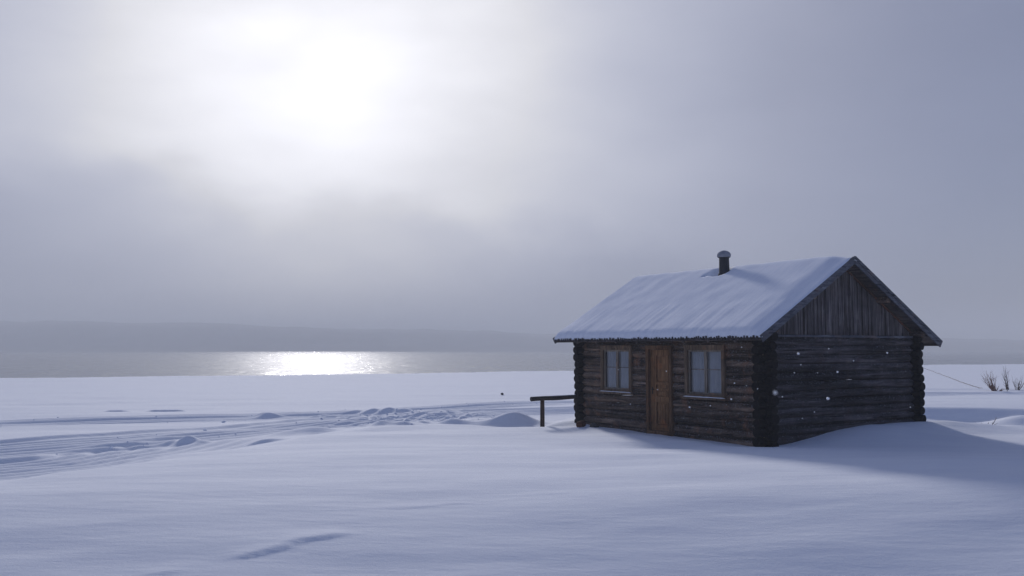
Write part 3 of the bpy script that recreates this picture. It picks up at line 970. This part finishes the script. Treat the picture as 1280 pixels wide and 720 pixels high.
# cloud banks below the sun
def bank(az, el, k, amp, warp=.02):
    d = math_(nt, 'ADD', D_to(az, el), math_(nt, 'MULTIPLY', math_(nt, 'SUBTRACT', cn.outputs['Fac'], .5), warp))
    return math_(nt, 'SUBTRACT', 1.0, gl(d, k, amp))
base_l = math_(nt, 'ADD', .17, math_(nt, 'MULTIPLY', cn2.outputs['Fac'], .12))
lum = math_(nt, 'ADD', base_l, g)
mod = math_(nt, 'ADD', .80, math_(nt, 'MULTIPLY', cn.outputs['Fac'], .40))
lum = math_(nt, 'MULTIPLY', lum, mod)
for args in ((28, 5, .06, .20), (-42, 6, .06, .16)):
    lum = math_(nt, 'MULTIPLY', lum, bank(*args))
# ragged top of the cloud bank that lies under the sun
sepd = N(nt, 'ShaderNodeSeparateXYZ'); nt.links.new(dirv, sepd.inputs[0])
mpb = N(nt, 'ShaderNodeMapping'); nt.links.new(dirv, mpb.inputs['Vector']); mpb.inputs['Scale'].default_value = (3.2, 3.2, 5.5)
mpb.inputs['Location'].default_value = (.55, 0, .2)
bn = N(nt, 'ShaderNodeTexNoise'); bn.inputs['Scale'].default_value = 1.5; bn.inputs['Detail'].default_value = 5; bn.inputs['Roughness'].default_value = .45
nt.links.new(mpb.outputs['Vector'], bn.inputs['Vector'])
ez = math_(nt, 'ADD', sepd.outputs['Z'], math_(nt, 'MULTIPLY', math_(nt, 'SUBTRACT', bn.outputs['Fac'], .5), .22))
ez = math_(nt, 'ADD', ez, math_(nt, 'MULTIPLY', math_(nt, 'ADD', sepd.outputs['X'], .16), .14))
ez = math_(nt, 'SUBTRACT', ez, gl(D_to(-8.5, 9), .004, .045))
bk = N(nt, 'ShaderNodeMapRange', interpolation_type='SMOOTHERSTEP'); nt.links.new(ez, bk.inputs['Value'])
bk.inputs['From Min'].default_value = .085; bk.inputs['From Max'].default_value = .185
bk.inputs['To Min'].default_value = .78; bk.inputs['To Max'].default_value = 1.0
lowlift = math_(nt, 'MULTIPLY', bk.outputs[0], 1.0)
lum = math_(nt, 'MULTIPLY', lum, lowlift)
# cloud colour: warm white near the sun, cool grey away
tint = mix(nt, ramp(nt, lum, [(.28, 0.0), (.85, 1.0)]), (.80, .865, 1.18), (.985, .98, 1.01))
cloud = mix(nt, 1.0, tint, lum, 'MULTIPLY')
vm = N(nt, 'ShaderNodeVectorMath', operation='SCALE'); nt.links.new(cloud, vm.inputs[0]); vm.inputs['Scale'].default_value = 10.0
# thinner cloud cover overhead and behind: blue sky shows through
front = vdot(dirv, tuple(sdir))
cover = N(nt, 'ShaderNodeMapRange'); nt.links.new(front, cover.inputs['Value'])
cover.inputs['From Min'].default_value = .05; cover.inputs['From Max'].default_value = .88
cover.inputs['To Min'].default_value = .0; cover.inputs['To Max'].default_value = .96
thin = N(nt, 'ShaderNodeVectorMath', operation='SCALE'); nt.links.new(sky.outputs[0], thin.inputs[0]); thin.inputs['Scale'].default_value = .7
deep = mix(nt, 1.0, thin.outputs[0], (.80, .82, 1.25), 'MULTIPLY')
final = mix(nt, cover.outputs[0], deep, vm.outputs[0])
nt.links.new(final, bg.inputs['Color'])

sun = bpy.data.lights.new('sun', 'SUN'); sun.energy = 2.9; sun.angle = R(6.0); sun.color = (1.0, .96, .95)
so = link(bpy.data.objects.new('sun', sun)); so.rotation_euler = sdir.to_track_quat('Z', 'Y').to_euler(); so.location = sdir * 50

# ------------------------------------------------------------------ camera and render
cam = bpy.data.cameras.new('camera'); cam.sensor_width = 36; cam.lens = 36 * F / 1280
cam.clip_end = 8000; cam.clip_start = .05
co_ = link(bpy.data.objects.new('camera', cam)); co_.location = (0, 0, CAM_Z); co_.rotation_euler = (math.pi / 2 + PITCH, 0, 0)
cam.dof.use_dof = True; cam.dof.focus_distance = 21; cam.dof.aperture_fstop = 3.2
scene.camera = co_
vs = scene.view_settings
scene.display_settings.display_device = 'sRGB'
vs.view_transform = 'Standard'; vs.look = 'None'; vs.exposure = 0.0; vs.gamma = 1; vs.use_curve_mapping = False
cy = scene.cycles
cy.use_denoising = True
try: cy.denoiser = 'OPENIMAGEDENOISE'
except Exception: pass
cy.max_bounces = 6; cy.diffuse_bounces = 3; cy.glossy_bounces = 3; cy.transmission_bounces = 3; cy.transparent_max_bounces = 8; cy.volume_bounces = 1
cy.sample_clamp_indirect = 4.0
